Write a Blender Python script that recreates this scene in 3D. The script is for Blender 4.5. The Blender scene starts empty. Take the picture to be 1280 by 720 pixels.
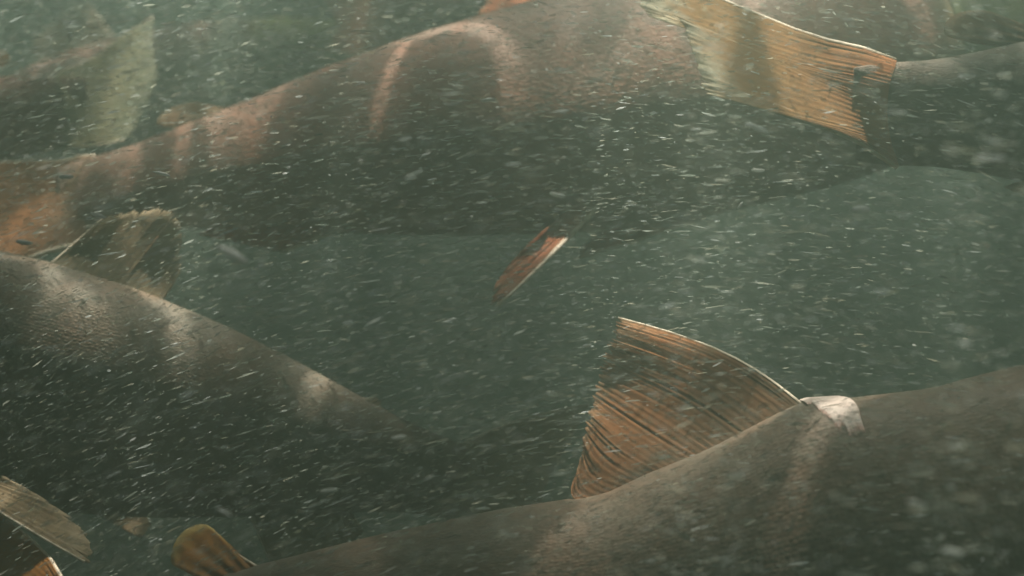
import bpy, bmesh, math, random
import numpy as np
from mathutils import Vector, Matrix

R = math.radians
S = bpy.context.scene
COL = S.collection

# ------------------------------------------------------------------ camera
FOV = 55.0
cam_d = bpy.data.cameras.new('camera')
cam_d.sensor_width = 36.0
cam_d.lens = 18.0 / math.tan(R(FOV / 2))
cam_d.clip_start = 0.01
cam_d.clip_end = 400.0
cam_d.dof.use_dof = True
cam_d.dof.focus_distance = 0.37
cam_d.dof.aperture_fstop = 6.0
cam = bpy.data.objects.new('camera', cam_d)
COL.objects.link(cam)
cam.location = (0, 0, 0)
cam.rotation_euler = (R(90), 0, 0)
S.camera = cam
FPX = 640.0 / math.tan(R(FOV / 2))          # focal length in photograph pixels


def at(u, v, d):
    """a point of the place, d metres in front of the camera"""
    return Vector(((u - 640.0) / FPX * d, d, -(v - 360.0) / FPX * d))


# ------------------------------------------------------------------ sky and sun
SUN_EL, SUN_AZ = 81.0, 35.0                  # azimuth from +Y (away from camera) towards +X
W = bpy.data.worlds.new('World')
S.world = W
W.use_nodes = True
wn, wl = W.node_tree.nodes, W.node_tree.links
wn.clear()
sky = wn.new('ShaderNodeTexSky')
sky.sky_type = 'NISHITA'
sky.sun_disc = False
sky.sun_elevation = R(SUN_EL)
sky.sun_rotation = R(SUN_AZ)
bg = wn.new('ShaderNodeBackground')
bg.inputs['Strength'].default_value = 0.05
wo = wn.new('ShaderNodeOutputWorld')
wl.new(sky.outputs[0], bg.inputs['Color'])
wl.new(bg.outputs[0], wo.inputs['Surface'])

sd = bpy.data.lights.new('sun', 'SUN')
sd.energy = 5.0
sd.angle = R(0.5)
sd.color = (1.0, 0.93, 0.80)
sun = bpy.data.objects.new('sun', sd)
COL.objects.link(sun)
to_sun = Vector((math.sin(R(SUN_AZ)) * math.cos(R(SUN_EL)), math.cos(R(SUN_AZ)) * math.cos(R(SUN_EL)), math.sin(R(SUN_EL))))
sun.location = to_sun * 5
sun.rotation_euler = to_sun.to_track_quat('Z', 'Y').to_euler()

S.view_settings.view_transform = 'Standard'
S.view_settings.look = 'None'
S.view_settings.gamma = 1.0
S.view_settings.exposure = 3.5
S.view_settings.use_curve_mapping = False
S.render.engine = 'CYCLES'
S.cycles.max_bounces = 5
S.cycles.diffuse_bounces = 2
S.cycles.glossy_bounces = 2
S.cycles.transmission_bounces = 3
S.cycles.volume_bounces = 1
S.cycles.transparent_max_bounces = 14
S.cycles.use_denoising = True
try:
    S.cycles.denoiser = 'OPENIMAGEDENOISE'
except Exception:
    pass

SURF_Z = 0.315                               # water surface
BED_Z = -0.55                               # riverbed
rng = random.Random(7)


# ------------------------------------------------------------------ material helpers
class NT:
    def __init__(self, name):
        self.m = bpy.data.materials.new(name)
        self.m.use_nodes = True
        self.t = self.m.node_tree
        self.t.nodes.clear()
        self.out = self.t.nodes.new('ShaderNodeOutputMaterial')

    def n(self, kind, **kw):
        nd = self.t.nodes.new('ShaderNode' + kind)
        for k, v in kw.items():
            if hasattr(nd, k):
                setattr(nd, k, v)
            else:
                nd.inputs[k].default_value = v
        return nd

    def l(self, a, b):
        self.t.links.new(a, b)

    def math(self, op, a, b=None, c=None, clamp=False):
        nd = self.n('Math', operation=op, use_clamp=clamp)
        for i, x in enumerate((a, b, c)):
            if x is None:
                continue
            if isinstance(x, (int, float)):
                nd.inputs[i].default_value = x
            else:
                self.l(x, nd.inputs[i])
        return nd.outputs[0]

    def mix(self, fac, a, b, blend='MIX'):
        nd = self.n('Mix', data_type='RGBA', blend_type=blend)
        for idx, x in ((0, fac), (6, a), (7, b)):
            if isinstance(x, (int, float)):
                nd.inputs[idx].default_value = x
            elif isinstance(x, tuple):
                nd.inputs[idx].default_value = (*x, 1) if len(x) == 3 else x
            else:
                self.l(x, nd.inputs[idx])
        return nd.outputs[2]

    def ramp(self, fac, stops, interp='LINEAR'):
        nd = self.n('ValToRGB')
        cr = nd.color_ramp
        cr.interpolation = interp
        while len(cr.elements) < len(stops):
            cr.elements.new(0.5)
        for e, (p, c) in zip(cr.elements, stops):
            e.position = p
            e.color = (*c, 1) if len(c) == 3 else c
        self.l(fac, nd.inputs[0])
        return nd.outputs[0]

    def noise(self, vec, scale, detail=3.0, rough=0.55, dist=0.0):
        nd = self.n('TexNoise')
        nd.inputs['Scale'].default_value = scale
        nd.inputs['Detail'].default_value = detail
        nd.inputs['Roughness'].default_value = rough
        nd.inputs['Distortion'].default_value = dist
        if vec is not None:
            self.l(vec, nd.inputs['Vector'])
        return nd.outputs['Fac']

    def mapping(self, vec, scale=(1, 1, 1), loc=(0, 0, 0), rot=(0, 0, 0)):
        nd = self.n('Mapping')
        nd.inputs['Scale'].default_value = scale
        nd.inputs['Location'].default_value = loc
        nd.inputs['Rotation'].default_value = rot
        self.l(vec, nd.inputs['Vector'])
        return nd.outputs[0]


def skin_material(name, back, flank, belly, head, seed, finbase=(.17, .11, .07)):
    m = NT(name)
    uv = m.n('UVMap').outputs[0]
    sep = m.n('SeparateXYZ')
    m.l(uv, sep.inputs[0])
    s, ph = sep.outputs[0], sep.outputs[1]
    geo = m.n('TexCoord').outputs['Object']
    n1 = m.noise(m.mapping(geo, (1, 1, 1), (seed, seed * .7, 0)), 18, 4, .6)
    n2 = m.noise(m.mapping(geo, (1, 1, 1), (seed * 2, 0, seed)), 70, 4, .65)
    pj = m.math('ADD', ph, m.math('MULTIPLY', m.math('SUBTRACT', n1, .5), .22))
    col = m.ramp(pj, [(0.0, back), (0.20, back), (0.42, flank), (0.68, flank), (0.9, belly), (1, belly)])
    # darker blotches and small dark speckles of the hide
    col = m.mix(m.math('MULTIPLY', m.math('GREATER_THAN', n2, .66), .12), col, (0.03, 0.028, 0.022))
    col = m.mix(m.math('MULTIPLY', n1, .55), col, m.mix(.5, col, back))
    n3 = m.noise(m.mapping(geo, (1, 1, 1), (0, seed, seed * 3)), 34, 5, .7, .8)
    col = m.mix(m.ramp(n3, [(.42, (0, 0, 0)), (.62, (.5, .5, .5))]), col, (flank[0] * 1.5, flank[1] * 1.05, flank[2] * .8))
    hf = m.ramp(s, [(0.0, (1, 1, 1)), (.17, (1, 1, 1)), (.22, (0, 0, 0)), (1, (0, 0, 0))])
    hcol = m.ramp(pj, [(0, head), (.5, head), (.75, (0.30, 0.30, 0.18)), (1, (0.42, 0.42, 0.34))])
    col = m.mix(hf, col, hcol)
    tf = m.ramp(m.math('ADD', s, m.math('MULTIPLY', m.math('SUBTRACT', n2, .5), .06)), [(.84, (0, 0, 0)), (.915, (1, 1, 1))])
    col = m.mix(tf, col, finbase)
    # scales: staggered rows laid along the flank
    sc = m.mapping(uv, (290, 105, 1))
    vo = m.n('TexVoronoi', feature='F1')
    vo.inputs['Scale'].default_value = 1.0
    vo.inputs['Randomness'].default_value = 0.6
    m.l(sc, vo.inputs['Vector'])
    vd = vo.outputs['Distance']
    nothead = m.math('SUBTRACT', 1.0, hf)
    edge = m.math('MULTIPLY', m.math('SMOOTH_MIN', vd, .7, .1), nothead)
    col = m.mix(m.math('MULTIPLY', edge, .40), col, (0.05, 0.04, 0.03))
    bp = m.n('Bump')
    bp.inputs['Strength'].default_value = .45
    bp.inputs['Distance'].default_value = .0006
    m.l(m.math('SUBTRACT', 1.0, edge), bp.inputs['Height'])
    p = m.n('BsdfPrincipled')
    m.l(col, p.inputs['Base Color'])
    m.l(bp.outputs[0], p.inputs['Normal'])
    p.inputs['Roughness'].default_value = .58
    p.inputs['Specular IOR Level'].default_value = .12
    p.inputs['Sheen Weight'].default_value = .15
    m.l(p.outputs[0], m.out.inputs[0])
    return m.m


def fin_material(name, base, mid, edge, alpha=(0.05, 0.25), seed=0.0, rays=26):
    """thin spotted fin skin: light glows through it, thinnest at the free edge"""
    m = NT(name)
    uv = m.n('UVMap').outputs[0]
    sep = m.n('SeparateXYZ')
    m.l(uv, sep.inputs[0])
    u, v = sep.outputs[0], sep.outputs[1]
    n1 = m.noise(m.mapping(uv, (9, 3, 1), (seed, seed, 0)), 1.0, 4, .65)
    n2 = m.noise(m.mapping(uv, (rays * 2.2, 2.2, 1), (seed * 3, 0, 0)), 1.0, 4, .65, .6)
    vj = m.math('ADD', v, m.math('MULTIPLY', m.math('SUBTRACT', n1, .5), .6))
    col = m.ramp(vj, [(0.08, base), (.55, mid), (.80, mid), (1.0, edge)])
    col = m.mix(m.math('MULTIPLY', m.math('SUBTRACT', n2, .36, clamp=True), .5), col, (base[0] * .55, base[1] * .5, base[2] * .5))
    d = m.n('BsdfDiffuse')
    t = m.n('BsdfTranslucent')
    x = m.n('BsdfTransparent')
    m.l(col, d.inputs[0])
    m.l(m.mix(.5, col, mid), t.inputs[0])
    a = m.n('MixShader')
    m.l(m.ramp(v, [(0.04, (0, 0, 0)), (.45, (.5, .5, .5))]), a.inputs[0])
    m.l(d.outputs[0], a.inputs[1])
    m.l(t.outputs[0], a.inputs[2])
    b = m.n('MixShader')
    al = m.math('ADD', alpha[0], m.math('MULTIPLY', m.math('MULTIPLY', v, m.math('ADD', n2, .4)), alpha[1]), clamp=True)
    m.l(al, b.inputs[0])
    m.l(a.outputs[0], b.inputs[1])
    m.l(x.outputs[0], b.inputs[2])
    m.l(b.outputs[0], m.out.inputs[0])
    return m.m


def plain_material(name, c1, c2, scale=60.0, rough=.5, trans=0.0, spec=.2):
    m = NT(name)
    tc = m.n('TexCoord').outputs['Object']
    col = m.mix(m.noise(tc, scale, 4, .6), c1, c2)
    p = m.n('BsdfPrincipled')
    m.l(col, p.inputs['Base Color'])
    p.inputs['Roughness'].default_value = rough
    p.inputs['Specular IOR Level'].default_value = spec
    if trans:
        t = m.n('BsdfTranslucent')
        m.l(col, t.inputs[0])
        a = m.n('MixShader')
        a.inputs[0].default_value = trans
        m.l(p.outputs[0], a.inputs[1])
        m.l(t.outputs[0], a.inputs[2])
        m.l(a.outputs[0], m.out.inputs[0])
    else:
        m.l(p.outputs[0], m.out.inputs[0])
    return m.m


# ------------------------------------------------------------------ setting: water surface, riverbed, murky water
def mesh_obj(name, verts, faces, mat, parent=None, uvs=None, smooth=True):
    me = bpy.data.meshes.new(name)
    me.from_pydata([tuple(v) for v in verts], [], faces)
    if uvs is not None:
        ul = me.uv_layers.new(name='UVMap')
        idx = np.empty(len(me.loops), dtype=np.int32)
        me.loops.foreach_get('vertex_index', idx)
        ul.data.foreach_set('uv', np.asarray(uvs, dtype=np.float32)[idx].ravel())
    if smooth:
        me.polygons.foreach_set('use_smooth', [True] * len(me.polygons))
    me.materials.append(mat)
    o = bpy.data.objects.new(name, me)
    COL.objects.link(o)
    if parent is not None:
        o.parent = parent
    return o


def water_surface():
    m = NT('rippled_water')
    geo = m.n('NewGeometry')
    pos = m.mapping(geo.outputs['Position'], (1, 1, 0), CAUSTIC_SHIFT)
    # sunlight bands painted into the sheet's transparent colour, with dim gaps between
    warp = m.n('TexNoise')
    warp.inputs['Scale'].default_value = 6.0
    warp.inputs['Detail'].default_value = 2.25
    m.l(pos, warp.inputs['Vector'])
    wv = m.n('VectorMath', operation='MULTIPLY_ADD')
    m.l(warp.outputs['Color'], wv.inputs[0])
    wv.inputs[1].default_value = (.22, .22, 0)
    m.l(pos, wv.inputs[2])
    flat = wv.outputs[0]
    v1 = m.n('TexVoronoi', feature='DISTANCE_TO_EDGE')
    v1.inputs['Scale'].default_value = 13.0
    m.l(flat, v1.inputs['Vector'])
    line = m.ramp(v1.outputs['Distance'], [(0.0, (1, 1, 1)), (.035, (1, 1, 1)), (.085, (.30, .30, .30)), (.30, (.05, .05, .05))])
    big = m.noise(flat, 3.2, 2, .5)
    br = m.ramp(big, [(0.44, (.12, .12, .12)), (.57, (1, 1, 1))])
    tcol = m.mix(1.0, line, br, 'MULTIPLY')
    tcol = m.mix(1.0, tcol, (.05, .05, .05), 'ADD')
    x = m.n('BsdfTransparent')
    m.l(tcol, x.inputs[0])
    g = m.n('BsdfGlossy', Roughness=.04)
    g.inputs[0].default_value = (.95, .97, .95, 1)
    fr = m.n('Fresnel', IOR=1.33)
    bn = m.n('Bump')
    bn.inputs['Strength'].default_value = .5
    bn.inputs['Distance'].default_value = .01
    m.l(m.noise(pos, 22, 3, .5), bn.inputs['Height'])
    m.l(bn.outputs[0], g.inputs['Normal'])
    m.l(bn.outputs[0], fr.inputs['Normal'])
    mx = m.n('MixShader')
    m.l(fr.outputs[0], mx.inputs[0])
    m.l(x.outputs[0], mx.inputs[1])
    m.l(g.outputs[0], mx.inputs[2])
    m.l(mx.outputs[0], m.out.inputs[0])
    n = 150
    h = 4.0
    vs, fs = [], []
    for j in range(n + 1):
        for i in range(n + 1):
            a, b = (i / n) * 2 - 1, (j / n) * 2 - 1
            x_ = h * a * (0.35 + 0.65 * a * a)
            y_ = h * b * (0.35 + 0.65 * b * b)
            z_ = SURF_Z + .006 * math.sin(9 * x_ + 4 * y_) + .005 * math.sin(17 * y_ - 6 * x_ + 1.3) + .003 * math.sin(31 * x_ + 22 * y_)
            vs.append((x_, y_, z_))
    for j in range(n):
        for i in range(n):
            k = j * (n + 1) + i
            fs.append((k, k + 1, k + n + 2, k + n + 1))
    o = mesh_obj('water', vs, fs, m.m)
    o['kind'] = 'structure'
    return o


CAUSTIC_SHIFT = (-0.167, 2.283, 0.0)  # slides the painted light bands so bright ones land on chosen fins and backs
water_surface()


def riverbed():
    m = NT('silty_gravel')
    pos = m.n('TexCoord').outputs['Object']
    v = m.n('TexVoronoi', feature='F1')
    v.inputs['Scale'].default_value = 26.0
    m.l(pos, v.inputs['Vector'])
    c = m.mix(m.noise(pos, 5, 4, .6), (.10, .085, .06), (.17, .16, .12))
    c = m.mix(.35, c, v.outputs['Color'], 'SOFT_LIGHT')
    p = m.n('BsdfPrincipled', Roughness=.9)
    m.l(c, p.inputs['Base Color'])
    b = m.n('Bump')
    b.inputs['Strength'].default_value = .8
    b.inputs['Distance'].default_value = .02
    m.l(m.math('SUBTRACT', 1.0, v.outputs['Distance']), b.inputs['Height'])
    m.l(b.outputs[0], p.inputs['Normal'])
    m.l(p.outputs[0], m.out.inputs[0])
    n, h = 80, 4.0
    vs, fs = [], []
    for j in range(n + 1):
        for i in range(n + 1):
            x_, y_ = h * (i / n * 2 - 1), h * (j / n * 2 - 1)
            vs.append((x_, y_, BED_Z + .03 * math.sin(3.1 * x_ + y_) + .025 * math.sin(4.3 * y_ - 2 * x_)))
    for j in range(n):
        for i in range(n):
            k = j * (n + 1) + i
            fs.append((k, k + 1, k + n + 2, k + n + 1))
    o = mesh_obj('riverbed', vs, fs, m.m)
    o['kind'] = 'structure'


riverbed()


def haze():
    m = NT('murky_water')
    v = m.n('VolumePrincipled')
    v.inputs['Color'].default_value = (.185, .255, .21, 1)
    v.inputs['Density'].default_value = 2.25
    v.inputs['Anisotropy'].default_value = .6
    m.l(v.outputs[0], m.out.inputs['Volume'])
    x, y0, y1, z0, z1 = 4.2, -4.2, 4.2, BED_Z - 1.0, SURF_Z + .04
    vs = [(-x, y0, z0), (x, y0, z0), (x, y1, z0), (-x, y1, z0), (-x, y0, z1), (x, y0, z1), (x, y1, z1), (-x, y1, z1)]
    fs = [(3, 2, 1, 0), (4, 5, 6, 7), (0, 1, 5, 4), (1, 2, 6, 5), (2, 3, 7, 6), (3, 0, 4, 7)]
    o = mesh_obj('haze', vs, fs, m.m, smooth=False)
    o['kind'] = 'stuff'


haze()

# ------------------------------------------------------------------ salmon
# profile: s along the body from snout to tail root (fractions of total length), back, belly, half width
PROF = np.array([
    (0.000, .006, -.010, .005), (0.012, .016, -.019, .014), (0.035, .031, -.030, .025), (0.070, .047, -.045, .037),
    (0.110, .062, -.060, .046), (0.160, .077, -.076, .053), (0.220, .091, -.092, .059), (0.300, .104, -.106, .064),
    (0.400, .110, -.114, .066), (0.500, .106, -.110, .063), (0.600, .093, -.094, .055), (0.680, .077, -.076, .045),
    (0.750, .060, -.058, .034), (0.810, .047, -.045, .024), (0.850, .0395, -.039, .017), (0.880, .0378, -.0378, .0105),
    (0.895, .0375, -.0375, .0070), (0.905, .0360, -.0360, .0030), (0.912, .0330, -.0330, .0002)])


def _interp(s, k):
    return float(np.interp(s, PS, PV[:, k]))


PS = np.linspace(0, .912, 160)
PV = np.zeros((160, 3))
for _k in range(3):                       # smooth the control profile
    lin = np.interp(PS, PROF[:, 0], PROF[:, _k + 1])
    ker = np.array([1, 2, 3, 2, 1.]) / 9
    pad = np.concatenate([[lin[0]] * 2, lin, [lin[-1]] * 2])
    PV[:, _k] = np.convolve(pad, ker, 'valid')


class Fish:
    def __init__(self, name, L, notch, yaw, pitch, roll, bend, deep=1.0, wide=1.0, notch_s=.862, bend_start=.35, hump=None):
        self.hump = hump
        self.L, self.deep, self.wide = L, deep, wide
        self.root = bpy.data.objects.new(name, None)
        self.root.empty_display_size = .05
        COL.objects.link(self.root)
        N = 200
        ss = np.linspace(0, 1.1, N)
        ds = ss[1] - ss[0]
        th = R(bend) * np.clip((ss - bend_start) / (1 - bend_start), 0, 2) ** 1.6 - R(bend) * .25 * np.clip((.3 - ss) / .3, 0, 1) ** 1.5
        px = -np.concatenate([[0], np.cumsum(np.cos(th[:-1]) * ds)])
        py = np.concatenate([[0], np.cumsum(np.sin(th[:-1]) * ds)])
        self.ss, self.px, self.py, self.th = ss, px, py, th
        rot = Matrix.Rotation(R(yaw), 4, 'Z') @ Matrix.Rotation(R(-pitch), 4, 'Y') @ Matrix.Rotation(R(roll), 4, 'X')
        p = self.P(notch_s, 0.0)
        loc = notch - rot @ p
        # put the Empty below the middle of the belly
        mid = self.P(.42, math.pi)
        self.shift = mid
        self.root.matrix_world = Matrix.Translation(loc + rot @ mid) @ rot

    def top(self, s):
        h = _interp(s, 0)
        if self.hump:
            h += float(np.interp(s, [a for a, b in self.hump], [b for a, b in self.hump]))
        return h

    def fr(self, s):
        x = float(np.interp(s, self.ss, self.px)) * self.L
        y = float(np.interp(s, self.ss, self.py)) * self.L
        t = float(np.interp(s, self.ss, self.th))
        fwd = Vector((math.cos(t), -math.sin(t), 0))
        lat = Vector((math.sin(t), math.cos(t), 0))       # to the fish's left
        return Vector((x, y, 0)), fwd, lat

    def P(self, s, phi, off=0.0):
        """surface point: phi 0 back, +90 deg fish's left flank, 180 belly"""
        o, f, l = self.fr(s)
        c, sn = math.cos(phi), math.sin(phi)
        e = 0.88
        cc = math.copysign(abs(c) ** e, c)
        sc = math.copysign(abs(sn) ** e, sn)
        hz = self.top(s) if c >= 0 else -_interp(s, 1)
        w = _interp(s, 2) * self.wide
        v = o + l * (w * self.L * sc) + Vector((0, 0, hz * self.L * self.deep * cc))
        if off:
            n = (l * sn / max(w, .004) + Vector((0, 0, c / max(hz * self.deep, .004)))).normalized()
            v = v + n * off
        return v

    def loc(self, v):
        return v - self.shift

    def body(self, mat):
        nphi = 36
        svals = np.concatenate([np.linspace(0.0, .1, 16), np.linspace(.115, .86, 52), np.linspace(.87, .912, 12)])
        vs, uv, fs = [], [], []
        for s in svals:
            for k in range(nphi):
                ph = 2 * math.pi * k / nphi
                vs.append(self.loc(self.P(s, ph)))
                uv.append((s, 1 - abs(1 - ph / math.pi)))
        for i in range(len(svals) - 1):
            for k in range(nphi):
                a, b = i * nphi + k, i * nphi + (k + 1) % nphi
                fs.append((a, b, b + nphi, a + nphi))
        fs.append(tuple(range(nphi))[::-1])
        fs.append(tuple((len(svals) - 1) * nphi + k for k in range(nphi)))
        return mesh_obj('body', vs, fs, mat, self.root, uv)

    def patch(self, name, outline, mat, off, n=10, m=14, parent=None):
        """shell patch on the surface; outline(i/n) -> (s, phi_a, phi_b)"""
        vs, uv, fs = [], [], []
        for i in range(n + 1):
            s, a, b = outline(i / n)
            for j in range(m + 1):
                t = j / m
                e = off * (min(1, 5 * t, 5 * (1 - t), 5 * i / n + .05, 5 * (1 - i / n) + .05) ** .5 * 1.0 - .04)
                vs.append(self.loc(self.P(s, a + (b - a) * t, e)))
                uv.append((i / n, t))
        for i in range(n):
            for j in range(m):
                k = i * (m + 1) + j
                fs.append((k, k + 1, k + m + 2, k + m + 1))
        return mesh_obj(name, vs, fs, mat, parent or self.root, uv)

    def fin(self, name, base, edge, mat, nrays=12, sub=3, thick=.0016, curve=0.0, side=Vector((0, 1, 0)), raymat=None,
            lead=None, leadmat=None, leadr=.0011, ragged=.015, seed=1, own_rays=False, bulge=0.0, wave=.0, ridge_k=.55, lean=0.0, root=0.0):
        """base(t), edge(t): points for t 0..1; side: direction across the fin"""
        r = random.Random(seed)
        nu = nrays * 4
        nv = 9
        L = self.L
        jag = [1 + r.uniform(-1, .6) * ragged - (r.uniform(1.5, 5) * ragged if r.random() < .10 else 0) for _ in range(nu + 1)]
        grid = []
        zmid = base(.5).z
        for i in range(nu + 1):
            t = i / nu
            b, e = base(t), edge(t)
            row = []
            for j in range(nv + 1):
                q = j / nv
                qq = q * (jag[i] if 0 < i < nu else 1.0)
                p = b.lerp(e, qq)
                p = p + side * (curve * L * q * q + wave * L * q * math.sin(t * 9 + seed) * .5)
                p = p + (base(min(1, t + .01)) - base(max(0, t - .01))).normalized() * (bulge * L * math.sin(math.pi * q) * (1 if t < .5 else -1) * abs(1 - 2 * t))
                if lean:
                    p = p + side * (lean * (p.z - zmid) * (lambda k: k * k * (3 - 2 * k))(min(1.0, q / .3)) if root else lean * (p.z - b.z))
                row.append(p)
            grid.append(row)
        vs, uv, fs = [], [], []
        for sgn in (1, -1):
            for i in range(nu + 1):
                for j in range(nv + 1):
                    q = j / nv
                    ridge = .5 + .5 * math.cos(2 * math.pi * i / 4)
                    th = root * L * (1 - q) ** 5 * (1 - abs(2 * i / nu - 1) ** 3) + thick * (1 - .8 * q) * (1 - ridge_k + ridge_k * ridge) + .00012
                    vs.append(self.loc(grid[i][j] + side * (sgn * th)))
                    uv.append((i / nu, q))
        off = (nu + 1) * (nv + 1)

        def vi(i, j, s):
            return s * off + i * (nv + 1) + j
        for i in range(nu):
            for j in range(nv):
                fs.append((vi(i, j, 0), vi(i + 1, j, 0), vi(i + 1, j + 1, 0), vi(i, j + 1, 0)))
                fs.append((vi(i, j, 1), vi(i, j + 1, 1), vi(i + 1, j + 1, 1), vi(i + 1, j, 1)))
            fs.append((vi(i, nv, 0), vi(i + 1, nv, 0), vi(i + 1, nv, 1), vi(i, nv, 1)))
        for j in range(nv):
            fs.append((vi(0, j, 0), vi(0, j + 1, 0), vi(0, j + 1, 1), vi(0, j, 1)))
            fs.append((vi(nu, j, 0), vi(nu, j, 1), vi(nu, j + 1, 1), vi(nu, j + 1, 0)))
        o = mesh_obj(name, vs, fs, mat, self.root, uv)

        def tube(nm, pts, r0, r1, mt):
            tv, tf = [], []
            K = 6
            for j, p in enumerate(pts):
                d = (pts[min(j + 1, len(pts) - 1)] - pts[max(j - 1, 0)]).normalized()
                a = side.cross(d)
                a = a.normalized() if a.length > 1e-6 else Vector((0, 0, 1))
                b = d.cross(a)
                rr = r0 + (r1 - r0) * j / (len(pts) - 1)
                for k in range(K):
                    ang = 2 * math.pi * k / K
                    tv.append(self.loc(p + a * (rr * math.cos(ang)) + b * (rr * math.sin(ang))))
            for j in range(len(pts) - 1):
                for k in range(K):
                    a0, b0 = j * K + k, j * K + (k + 1) % K
                    tf.append((a0, b0, b0 + K, a0 + K))
            tf.append(tuple(range(K))[::-1])
            tf.append(tuple((len(pts) - 1) * K + k for k in range(K)))
            return mesh_obj(nm, tv, tf, mt, o)
        if own_rays:
            for i in range(4, nu - 3, 4):
                tube('fin_ray', [grid[i][j] for j in range(2 if root else 0, nv - r.randint(0, 2))], thick * r.uniform(.8, 1.04), .0003, raymat or mat)
        if lead is not None:
            for i in lead:
                i = 0 if i == 0 else nu
                tube('leading_ray', grid[i], leadr, leadr * .45, leadmat)
        return o


def lerp_path(pts):
    n = len(pts) - 1

    def f(t):
        t = min(max(t, 0), 1) * n
        i = min(int(t), n - 1)
        q = t - i
        p0, p1, p2, p3 = pts[max(i - 1, 0)], pts[i], pts[i + 1], pts[min(i + 2, n)]
        return (p1 * 2 + (p2 - p0) * q + (p0 * 2 - p1 * 5 + p2 * 4 - p3) * (q * q) + (p1 * 3 - p0 - p2 * 3 + p3) * (q ** 3)) * .5
    return f


PALE = plain_material('pale_fin_edge', (.78, .72, .58), (.62, .52, .40), 200, .5, .3)
EYE_IRIS = plain_material('eye_iris', (.55, .45, .18), (.30, .25, .10), 300, .2)
EYE_PUPIL = plain_material('eye_pupil', (.004, .004, .004), (.01, .01, .01), 100, .1, spec=.5)
GILL = plain_material('gill_cover_skin', (.14, .17, .08), (.22, .22, .12), 90, .4)
JAW = plain_material('jaw_skin', (.22, .23, .15), (.12, .12, .08), 120, .45)
RAY = plain_material('fin_ray_skin', (.34, .16, .07), (.22, .12, .065), 150, .5, .35)
RAY_PALE = plain_material('fin_ray_pale_skin', (.55, .46, .28), (.35, .26, .14), 150, .5, .4)


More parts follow.
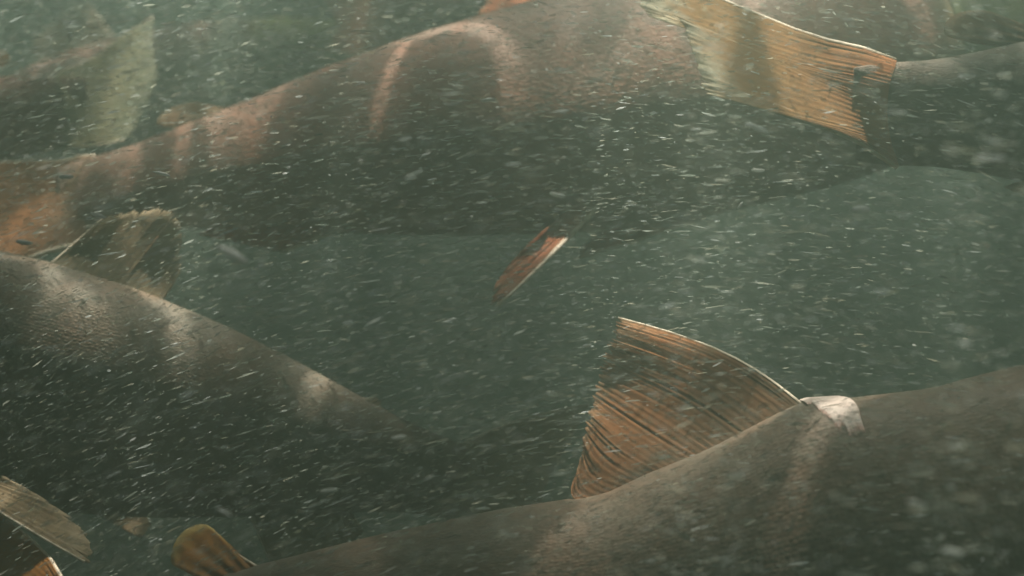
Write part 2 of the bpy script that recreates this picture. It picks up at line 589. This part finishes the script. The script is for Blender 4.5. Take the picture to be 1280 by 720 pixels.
def salmon(name, label, L, notch, yaw, pitch, roll, bend, skin, finm, deep=1.0, wide=1.0,
           tail=dict(), rays=(), rayfin=RAY, adip=(1.0, 1.0), dorsal=1.0, pelvic=None, pectoral=None, paired=True, seed=1, notch_s=.862,
           bend_start=.35, group=None, lead_r=.0011, adip_m=None, tail_m=None, anal=1.0, adip_s=.765, dorsal_pts=None, lean=.45, hump=None, dors=(.405, .520), dorsal_n=12, dorsal_m=None, dorsal_bulge=0.0):
    F = Fish(name, L, notch, yaw, pitch, roll, bend, deep, wide, notch_s, bend_start, hump)
    F.root['label'] = label
    F.root['category'] = 'salmon'
    if group:
        F.root['group'] = group
    Z = Vector((0, 0, 1))
    F.body(skin)
    # --- tail
    up = tail.get('up', (.125, .115))            # reach behind the root, height above axis (in L)
    lo = tail.get('lo', (.125, -.115))
    mid = tail.get('mid', (.088, 0))
    sway = tail.get('sway', 0.0)
    o9, f9, l9 = F.fr(.895)

    def tp(dx, z):
        return o9 + f9 * (-dx * L) + Z * (z * L)
    hb = .0385 * deep
    base = lerp_path([tp(-.014, hb), tp(-.006, hb * .55), tp(-.003, 0), tp(-.006, -hb * .55), tp(-.014, -hb)])
    edge = lerp_path([tp(*up), tp(up[0] * .6 + mid[0] * .4 + tail.get('bow', .0), up[1] * .62), tp(*mid),
                      tp(lo[0] * .6 + mid[0] * .4 + tail.get('bow', .0), lo[1] * .62), tp(*lo)])
    F.fin('caudal_fin', base, edge, tail_m or finm, tail.get('n', 30), thick=.0013, curve=sway, side=l9, raymat=rayfin, lead=(0, 1), leadmat=PALE,
          leadr=lead_r, ragged=.014, seed=seed, own_rays='tail' in rays, ridge_k=.12, lean=lean, root=.0072, bulge=tail.get('bulge', -.004), wave=.001)
    # --- adipose fin: fleshy flap, root in front, rounded free end behind
    a, h = adip
    oA, fA, lA = F.fr(.775)

    def ap(s, z):
        o_, f_, l_ = F.fr(s)
        return o_ + Z * ((F.top(min(s, .92)) * deep + z) * L)
    s0 = adip_s
    base = lerp_path([ap(s0 - .012, -.004), ap(s0, -.003), ap(s0 + .012, -.003), ap(s0 + .026, -.003)])
    k = .058 * a
    edge = lerp_path([ap(s0 + .010 * a, .010 * h), ap(s0 + k * .62, .030 * h), ap(s0 + k, .030 * h), ap(s0 + k * 1.12, .017 * h), ap(s0 + k * .85, .008 * h)])
    F.fin('adipose_fin', base, edge, adip_m or finm, 5, thick=.0022, side=lA, lead=(0,), leadmat=PALE, leadr=lead_r * .7, ragged=0, seed=seed + 1, lean=lean)
    # --- dorsal fin
    oD, fD, lD = F.fr(.47)
    base = lerp_path([ap(dors[0] + (dors[1] - dors[0]) * t / 4, -.006) for t in range(5)])
    edge = lerp_path([ap(a_, b_ * dorsal) for a_, b_ in (dorsal_pts or ((.455, .085), (.485, .088), (.512, .074), (.535, .056), (.552, .036)))])
    F.fin('dorsal_fin', base, edge, dorsal_m or finm, dorsal_n, thick=.0015, side=lD, raymat=rayfin, lead=(0,), leadmat=PALE, leadr=lead_r, ragged=.04,
          seed=seed + 2, own_rays='dorsal' in rays, curve=.01, wave=.01, lean=lean, bulge=dorsal_bulge, ridge_k=.12)
    # --- anal fin
    def bp_(s, z):
        o_, f_, l_ = F.fr(s)
        return o_ + Z * ((_interp(min(s, .92), 1) * deep + z) * L)
    oN, fN, lN = F.fr(.72)
    base = lerp_path([bp_(.675 + .1 * t / 4, .006) for t in range(5)])
    edge = lerp_path([bp_(.722 + .02 * (1 - anal), -.070 * anal), bp_(.745 + .015 * (1 - anal), -.062 * anal), bp_(.768, -.048 * anal), bp_(.785, -.036 * anal), bp_(.80, -.024 * anal)])
    F.fin('anal_fin', base, edge, finm, 12, thick=.0018, side=lN, raymat=rayfin, lead=(0,), leadmat=PALE, leadr=lead_r, ragged=.04,
          seed=seed + 3, own_rays='anal' in rays)
    # --- paired fins
    for sg in (1, -1):
        for nm, s0_, phi, ln, back, out, down, custom in (
                ('pelvic_fin', .50, R(158), .085, .72, .42, .55, pelvic), ('pectoral_fin', .185, R(140), .12, .80, .45, .40, pectoral)):
            o_, f_, l_ = F.fr(s0_)
            if custom and sg in custom:
                back, out, down, ln, wd, s0_ = custom[sg][:6]
                phi = custom[sg][6] if len(custom[sg]) > 6 else phi
                o_, f_, l_ = F.fr(s0_)
            else:
                wd = .32
            root_a = F.P(s0_, phi * sg)
            root_b = F.P(s0_ + .022, phi * sg)
            d = (f_ * -back + l_ * (out * sg) - Z * down).normalized()
            across = (f_ * -1 - d * (f_ * -1).dot(d))
            across = across.normalized() if across.length > .05 else l_.copy()
            sd = d.cross(across).normalized()
            base = lerp_path([root_a - d * .004, root_a.lerp(root_b, .5) - d * .005, root_b - d * .004])
            tip = root_a + d * (ln * L)
            edge = lerp_path([tip, tip + across * (ln * L * wd * .45) - d * (ln * L * .03), tip + across * (ln * L * wd) - d * (ln * L * .16),
                              tip + across * (ln * L * wd * 1.15) - d * (ln * L * .36), tip + across * (ln * L * wd) - d * (ln * L * .58)])
            F.fin(nm, base, edge, finm, 9, thick=.0016, side=sd, raymat=rayfin, lead=(0,), leadmat=PALE, leadr=lead_r, ragged=.03,
                  seed=seed + 5 + sg, own_rays=(nm[:6] in rays), curve=.012 * sg)
    # --- head
    for sg in (1, -1):
        F.patch('gill_cover', lambda t: (.118 + .085 * t, sg * R(52 + 10 * abs(2 * t - .8)), sg * R(142 - 26 * t * t)), GILL, .0022 * L / .6)
        F.patch('jaw', lambda t: (.006 + .094 * t, sg * R(96 + 6 * t), sg * R(114 + 4 * t)), JAW, .0014 * L / .6)
        c = F.P(.073, sg * R(66), -.0022)
        o_, f_, l_ = F.fr(.073)
        ax = (l_ * sg * .93 + Z * .36).normalized()
        q = ax.to_track_quat('Z', 'Y')
        for nm, r0, fl, push, mt in (('eye', .0135, .55, 0, EYE_IRIS), ('pupil', .0068, .5, .0044, EYE_PUPIL)):
            bm = bmesh.new()
            bmesh.ops.create_uvsphere(bm, u_segments=18, v_segments=10, radius=r0 * L)
            for v_ in bm.verts:
                v_.co.z *= fl
                v_.co = q @ v_.co + F.loc(c) + ax * (push * L / .6)
            me = bpy.data.meshes.new(nm)
            bm.to_mesh(me)
            bm.free()
            me.polygons.foreach_set('use_smooth', [True] * len(me.polygons))
            me.materials.append(mt)
            eo = bpy.data.objects.new(nm, me)
            COL.objects.link(eo)
            if nm == 'eye':
                eo.parent = F.root
                eye = eo
            else:
                eo.parent = eye
    return F


HEAD = (.22, .27, .07)
sk_brown = skin_material('brown_red_hide', (.17, .105, .072), (.20, .11, .075), (.34, .25, .19), HEAD, 1.3)
sk_grey = skin_material('grey_brown_hide', (.115, .089, .062), (.085, .062, .042), (.14, .11, .08), HEAD, 4.1)
sk_olive = skin_material('olive_hide', (.16, .14, .105), (.12, .097, .072), (.17, .135, .105), HEAD, 7.7)
sk_red = skin_material('red_hide', (.20, .10, .07), (.17, .07, .05), (.2, .13, .1), HEAD, 9.2)

fin_orange = fin_material('orange_fin_skin', (.17, .11, .07), (.37, .18, .085), (.46, .29, .17), (.10, .36), 1.0)
fin_yellow = fin_material('pale_yellow_fin_skin', (.34, .15, .07), (.47, .29, .14), (.64, .62, .48), (.03, .22), 3.0)
fin_brown = fin_material('brown_fin_skin', (.17, .13, .09), (.24, .16, .10), (.36, .27, .18), (.05, .25), 5.0)
fin_clear = fin_material('clear_fin_skin', (.26, .24, .15), (.36, .36, .24), (.52, .52, .38), (.25, .40), 8.0)
fin_amber = fin_material('amber_fin_skin', (.26, .12, .05), (.46, .22, .06), (.52, .42, .16), (.03, .12), 6.0)
fin_tan = fin_material('tan_fin_skin', (.22, .18, .12), (.36, .28, .18), (.46, .38, .26), (.05, .30), 4.0)
fin_red = fin_material('red_fin_skin', (.30, .13, .08), (.46, .19, .11), (.50, .26, .16), (.02, .08), 2.0)

# A: the near fish along the bottom, back fin raised, white wound at the front of that fin
A = salmon('salmon', 'large brown salmon along the bottom with raised orange back fin and white wound', .575, at(131, 764, .372), -3, 7.3, -3, 3,
           sk_grey, fin_amber, tail=dict(up=(.10, .125), lo=(.13, -.12)), rays=('dorsal',), seed=21, adip=(.8, 1.15), lead_r=.0010, lean=.5,
           hump=((0, 0), (.15, .028), (.26, .030), (.31, .015), (.36, .012), (.395, .012), (.46, -.010), (.53, -.025), (.62, -.016), (.765, 0), (.93, 0)),
           dors=(.394, .532), dorsal_n=34, dorsal_m=fin_orange,
           dorsal_pts=((.502, .102), (.513, .082), (.524, .061), (.534, .040), (.541, .016)), dorsal_bulge=-.012)
# C: upper right, pale glowing tail
C = salmon('salmon', 'grey salmon at upper right with glowing pale yellow tail fin', .54, at(1150, 76, .39), 2, 1, 0, -3,
           sk_olive, fin_yellow, tail=dict(up=(.175, .135), lo=(.118, .03), mid=(.136, .08), sway=.0, bulge=0), lean=.5, anal=.3, rays=('tail',), rayfin=RAY_PALE, seed=31, adip=(1.15, 1.05),
           adip_m=fin_brown, lead_r=.0014)
# D: across the middle, pelvic fins hanging below
D = salmon('salmon', 'long reddish brown salmon across the middle, thin reddish fin hanging below its belly', .64, at(146, 190, .51), 2, 9.6, -20, 5,
           sk_brown, fin_red, deep=.92, tail=dict(up=(.13, .075), lo=(.12, -.09)), rays=('pelvic',), seed=41, adip=(1.0, 1.0), adip_m=fin_brown, tail_m=fin_orange,
           pelvic={-1: (.88, .38, .86, .13, .10, .493, R(160)), 1: (.97, .15, .16, .10, .13, .41, R(160))}, pectoral={1: (.98, .12, .05, .10, .2, .185), -1: (.98, .12, .05, .10, .2, .185)}, lead_r=.0016, anal=.3)
# E: left, facing the other way
E = salmon('salmon', 'dim grey brown salmon at left facing left with tall tan back fin', .42, at(560, 548, .455), 187, 15, 0, -5,
           sk_olive, fin_tan, rays=('dorsal',), seed=51, dorsal=.9, deep=1.12, adip=(.25, .2),
           dors=(.412, .53), dorsal_n=16,
           dorsal_pts=((.448, .066), (.472, .084), (.505, .098), (.525, .086), (.540, .036)),
           pelvic={1: (.90, .48, .16, .25, .12, .345, R(132))}, lean=-.35)
# F: top left, facing left, see-through tail
Ff = salmon('salmon', 'salmon at top left edge with pale see-through tail fin', .53, at(48, 98, .55), 176, -6, 0, -6,
            sk_red, fin_clear, lean=-.6, tail=dict(up=(.072, .113), lo=(.06, -.04), mid=(.085, .03)), rays=('tail',), rayfin=RAY_PALE, seed=61, adip_m=fin_orange)
# G: far, green head
G = salmon('salmon', 'distant salmon at upper left with reddish back and sunlit green head', .58, at(-194, 205, .86), -3, 14, 0, 5,
           sk_red, fin_brown, seed=71)
# H: far, top centre
H = salmon('salmon', 'distant reddish salmon cut off by top edge, left of the pale tail', .55, at(528, -2, .75), 3, 1, 0, 6,
           sk_red, fin_red, tail=dict(up=(.11, .05), lo=(.10, -.035)), dorsal=.5, seed=81)


# ------------------------------------------------------------------ white wound on A's tail root
def wound(F):
    m = NT('raw_white_wound')
    tc = m.n('TexCoord').outputs['Object']
    uv = m.n('UVMap').outputs[0]
    c = m.mix(m.noise(tc, 260, 4, .7), (.60, .53, .47), (.46, .34, .29))
    su = m.n('SeparateXYZ')
    m.l(uv, su.inputs[0])
    rim = m.ramp(m.math('ADD', su.outputs[1], m.math('MULTIPLY', m.math('SUBTRACT', m.noise(tc, 320, 3, .6), .5), .12)), [(.0, (1, 1, 1)), (.09, (0, 0, 0))])
    c = m.mix(m.math('MULTIPLY', rim, .7), c, (.34, .14, .10))
    p = m.n('BsdfPrincipled', Roughness=.6)
    m.l(c, p.inputs['Base Color'])
    b = m.n('Bump')
    b.inputs['Strength'].default_value = .6
    b.inputs['Distance'].default_value = .001
    m.l(m.noise(tc, 400, 4, .7), b.inputs['Height'])
    m.l(b.outputs[0], p.inputs['Normal'])
    m.l(p.outputs[0], m.out.inputs[0])
    r = random.Random(5)
    jit = [r.uniform(-9, 9) for _ in range(13)]
    rag = [r.uniform(-2.2, 2.2) for _ in range(61)]

    def outline(t):
        s = .368 + .028 * t
        depth = 32 * min(1, (t + .03) / .14) ** .5 if t < .60 else 32 - 25 * ((t - .60) / .40) ** .8
        k = min(int(t * 12), 11)
        q = t * 12 - k
        q = q * q * (3 - 2 * q)
        j = (jit[k] * (1 - q) + jit[k + 1] * q) * .2
        return s, R(-max(4, depth + j + rag[int(t * 60)])), R(16 + j)
    return F.patch('wound', outline, m.m, .0009, n=60, m=30)


w = wound(A)
w['label'] = 'raw white wound in front of the orange back fin'


# ------------------------------------------------------------------ drifting flecks
def fleck_material(name):
    m = NT(name)
    g = m.n('NewGeometry')
    ri = g.outputs['Random Per Island']
    col = m.ramp(ri, [(0, (.20, .24, .20)), (.45, (.33, .38, .34)), (.65, (.47, .46, .35)), (.88, (.50, .57, .54)), (.96, (.60, .66, .66)), (.985, (.74, .78, .78)), (1, (.48, .50, .30))])
    d = m.n('BsdfDiffuse')
    t = m.n('BsdfTranslucent')
    m.l(col, d.inputs[0])
    m.l(col, t.inputs[0])
    a = m.n('MixShader')
    a.inputs[0].default_value = .5
    m.l(d.outputs[0], a.inputs[1])
    m.l(t.outputs[0], a.inputs[2])
    x = m.n('BsdfTransparent')
    b = m.n('MixShader')
    b.inputs[0].default_value = .42
    m.l(a.outputs[0], b.inputs[1])
    m.l(x.outputs[0], b.inputs[2])
    m.l(b.outputs[0], m.out.inputs[0])
    return m.m


FLECK = fleck_material('pale_silt_flake')


def flow_angle(x, y, z):
    """the current: flecks lie nearly level, steeper to the lower left, tipped the other way to the upper right"""
    u, v = x / y * FPX, -z / y * FPX
    return np.radians(8 - 0.022 * u + 0.02 * v)


def sliver_block(P, ln, wd, ang, tilt, spin):
    """six-sided flattened slivers, 8 vertices and 12 triangles each"""
    n = len(P)
    pr = np.array([(-1, 0, 0), (-.55, .8, .5), (-.55, -.7, -.5), (.1, 1, -.4), (.1, -1, .4), (.6, .7, .5), (.6, -.8, -.4), (1, 0, 0)])
    V = np.repeat(pr[None], n, 0)
    V = V * (1 + np.random.default_rng(3).uniform(-.25, .25, V.shape))
    V[..., 0] *= ln[:, None] / 2
    V[..., 1] *= wd[:, None] / 2
    V[..., 2] *= wd[:, None] / 2 * .55
    cs, sn = np.cos(spin)[:, None], np.sin(spin)[:, None]
    y, z = V[..., 1] * cs - V[..., 2] * sn, V[..., 1] * sn + V[..., 2] * cs
    x = V[..., 0]
    cs, sn = np.cos(ang)[:, None], np.sin(ang)[:, None]
    x, z = x * cs - z * sn, x * sn + z * cs
    cs, sn = np.cos(tilt)[:, None], np.sin(tilt)[:, None]
    x, y = x * cs - y * sn, x * sn + y * cs
    return np.stack([x, y, z], -1) + P[:, None]


SF = np.array([(0, 2, 1), (1, 2, 3), (3, 2, 4), (3, 4, 5), (5, 4, 6), (5, 6, 7), (0, 1, 2), (1, 3, 2)])
SF = np.array([(0, 1, 2), (1, 3, 4), (1, 4, 2), (3, 5, 6), (3, 6, 4), (5, 7, 6)])


def flecks():
    g = np.random.default_rng(11)
    N = 560000
    y = (.19 ** 3 + g.uniform(0, 1, N) * (.78 ** 3 - .19 ** 3)) ** (1 / 3)
    x = g.uniform(-860, 860, N) / FPX * y
    z = g.uniform(-500, 500, N) / FPX * y
    P = np.stack([x, y, z], -1)
    # the current carries the silt in loose clouds
    cl = np.sin(9 * x + 5 * y + 1.0) + np.sin(13 * z - 7 * x + 2.2) + np.sin(11 * y + 8 * z)
    P = P[(g.uniform(-3.6, .6, N) < cl) & (z < SURF_Z - .02)]
    n = len(P)
    sz = np.exp(g.normal(0, .55, n))
    ln = np.clip(.0023 * sz, .0005, .009)
    wd = np.clip(.00037 * np.exp(g.normal(0, .35, n)) * sz ** .5, .0002, .0010)
    small = g.uniform(0, 1, n) < .25
    ln[small] = wd[small] * 1.6
    ang = flow_angle(P[:, 0], P[:, 1], P[:, 2]) + g.normal(0, .12, n)
    V = sliver_block(P, ln, wd, ang, g.normal(0, .3, n), g.uniform(0, 6.28, n)).reshape(-1, 3)
    Fc = (SF[None] + (np.arange(n) * 8)[:, None, None]).reshape(-1)
    me = bpy.data.meshes.new('suspended_silt')
    me.vertices.add(len(V))
    me.vertices.foreach_set('co', V.astype(np.float32).ravel())
    nf = len(Fc) // 3
    me.loops.add(len(Fc))
    me.loops.foreach_set('vertex_index', Fc.astype(np.int32))
    me.polygons.add(nf)
    me.polygons.foreach_set('loop_start', np.arange(nf, dtype=np.int32) * 3)
    me.update(calc_edges=True)
    me.validate()
    me.materials.append(FLECK)
    o = bpy.data.objects.new('suspended_silt', me)
    COL.objects.link(o)
    o['kind'] = 'stuff'
    o['label'] = 'countless pale silt flecks drifting through the murky water'
    o['category'] = 'silt'


flecks()


# single flecks that stand out, each where it drifts
SINGLE = [
    # u, v, distance, length mm, thickness mm, angle deg, label
    (292, 319, .26, 9.0, 2.2, -29, 'big pale rod-shaped fleck drifting right of the tan back fin'),
    (697, 244, .32, 5.6, 1.5, -12, 'bright white fleck just above the thin reddish belly fin'),
    (432, 206, .36, 4.2, 1.3, -2, 'short white fleck against the flank of the long reddish brown salmon'),
    (1076, 262, .30, 6.6, 2.2, 4, 'blocky pale fleck in open water at right, well below the pale yellow tail'),
    (948, 213, .33, 5.0, 1.2, -2, 'small bluish white fleck in open water below the pale yellow tail'),
    (946, 160, .30, 7.4, 1.5, -24, 'long slanting pale fleck right below the pale yellow tail'),
    (925, 257, .36, 3.2, 1.0, 55, 'tiny upright wedge-shaped fleck right of the thin belly fins'),
    (349, 435, .33, 4.6, 1.2, -3, 'small pale blue fleck above the back of the left-facing salmon'),
    (498, 547, .30, 5.0, 1.3, 10, 'pale blue-green fleck over dark water at lower left of centre'),
    (411, 613, .30, 5.4, 1.2, 6, 'level pale fleck low over dark water at lower left, above the bottom salmon'),
    (1190, 690, .22, 5.4, 1.8, -8, 'thick pale fleck over the flank of the wounded salmon, near lower right corner'),
    (1146, 630, .22, 5.0, 1.2, -14, 'slanting bluish fleck on the middle flank of the wounded salmon'),
    (1195, 558, .22, 3.8, 1.0, 10, 'pale fleck on the sunlit upper flank of the wounded salmon'),
    (909, 701, .22, 3.8, .9, 26, 'thin yellowish fleck low over the wounded salmon below its orange back fin'),
    (734, 432, .33, 3.4, 1.0, 8, 'small white fleck left of the orange back fin tip'),
    (30, 303, .33, 5.4, 1.6, -8, 'white fleck at left edge above the grey back of the left-facing salmon'),
    (122, 269, .33, 5.4, 1.6, -18, 'white fleck just above the tan back fin at left'),
    (82, 221, .33, 4.8, 1.6, -2, 'lilac white fleck over the tail of the long reddish brown salmon'),
    (202, 217, .36, 7.0, 1.2, -14, 'thin pale fleck beside the tail root of the long reddish brown salmon'),
    (610, 125, .34, 5.4, 1.3, 8, 'yellowish white fleck high on the flank of the long reddish brown salmon'),
    (280, 640, .26, 4.6, 1.0, -32, 'slanting dim fleck over dark water right of the pale belly fin'),
]


def single_fleck(u, v, d, ln, wd, ang, label, k):
    r = random.Random(100 + k)
    bm = bmesh.new()
    bmesh.ops.create_icosphere(bm, subdivisions=2, radius=.5)
    for q in bm.verts:
        f = 1 + r.uniform(-.16, .16)
        sx = math.copysign(abs(q.co.x * 2) ** .7 / 2, q.co.x)      # blunt ends
        q.co = Vector((sx * ln * .001 * f, q.co.y * wd * .0008 * f, q.co.z * wd * .001 * (1 + r.uniform(-.2, .2))))
    me = bpy.data.meshes.new('pale_fleck')
    bm.to_mesh(me)
    bm.free()
    me.polygons.foreach_set('use_smooth', [True] * len(me.polygons))
    me.materials.append(FLECK_LIGHT)
    o = bpy.data.objects.new('pale_fleck', me)
    COL.objects.link(o)
    o.location = at(u, v, d)
    o.rotation_euler = (r.uniform(-.4, .4), R(-ang), r.uniform(-.2, .2))
    o['label'] = label
    o['category'] = 'fleck'
    o['group'] = 'larger pale flecks drifting in the water'


FLECK_LIGHT = plain_material('pale_flake', (.50, .53, .52), (.66, .68, .64), 300, .6, .5, .1)
for k_, a_ in enumerate(SINGLE):
    single_fleck(*a_, k_)

# grains so near the lens that they blur to soft discs
GRAINS = [
    (438, 527, .100, .40, 'brightest soft round grain, over dark water right of the left-facing salmon'),
    (279, 506, .100, .34, 'soft round grain over the dark flank of the left-facing salmon'),
    (193, 604, .100, .34, 'soft round grain low at left above the pale belly fin tip'),
    (491, 334, .105, .30, 'faint soft ring of a grain in mid water left of the reddish fin'),
    (424, 326, .100, .32, 'faint soft round grain below the long reddish brown salmon'),
    (243, 616, .100, .26, 'dim soft round grain low at left, right of a brighter one'),
    (452, 424, .100, .26, 'dim soft round grain above the back of the left-facing salmon'),
]
GRAIN_M = plain_material('bright_grain', (.80, .84, .86), (.7, .74, .76), 500, .4, .4)
for k_, (u, v, d, r_, lab) in enumerate(GRAINS):
    bm = bmesh.new()
    bmesh.ops.create_icosphere(bm, subdivisions=2, radius=r_ * .001)
    rr = random.Random(k_)
    for q in bm.verts:
        q.co *= 1 + rr.uniform(-.15, .15)
    me = bpy.data.meshes.new('silt_grain')
    bm.to_mesh(me)
    bm.free()
    me.polygons.foreach_set('use_smooth', [True] * len(me.polygons))
    me.materials.append(GRAIN_M)
    o = bpy.data.objects.new('silt_grain', me)
    COL.objects.link(o)
    o.location = at(u, v, d)
    o['label'] = lab
    o['category'] = 'grain'
    o['group'] = 'blurred grains close to the lens'
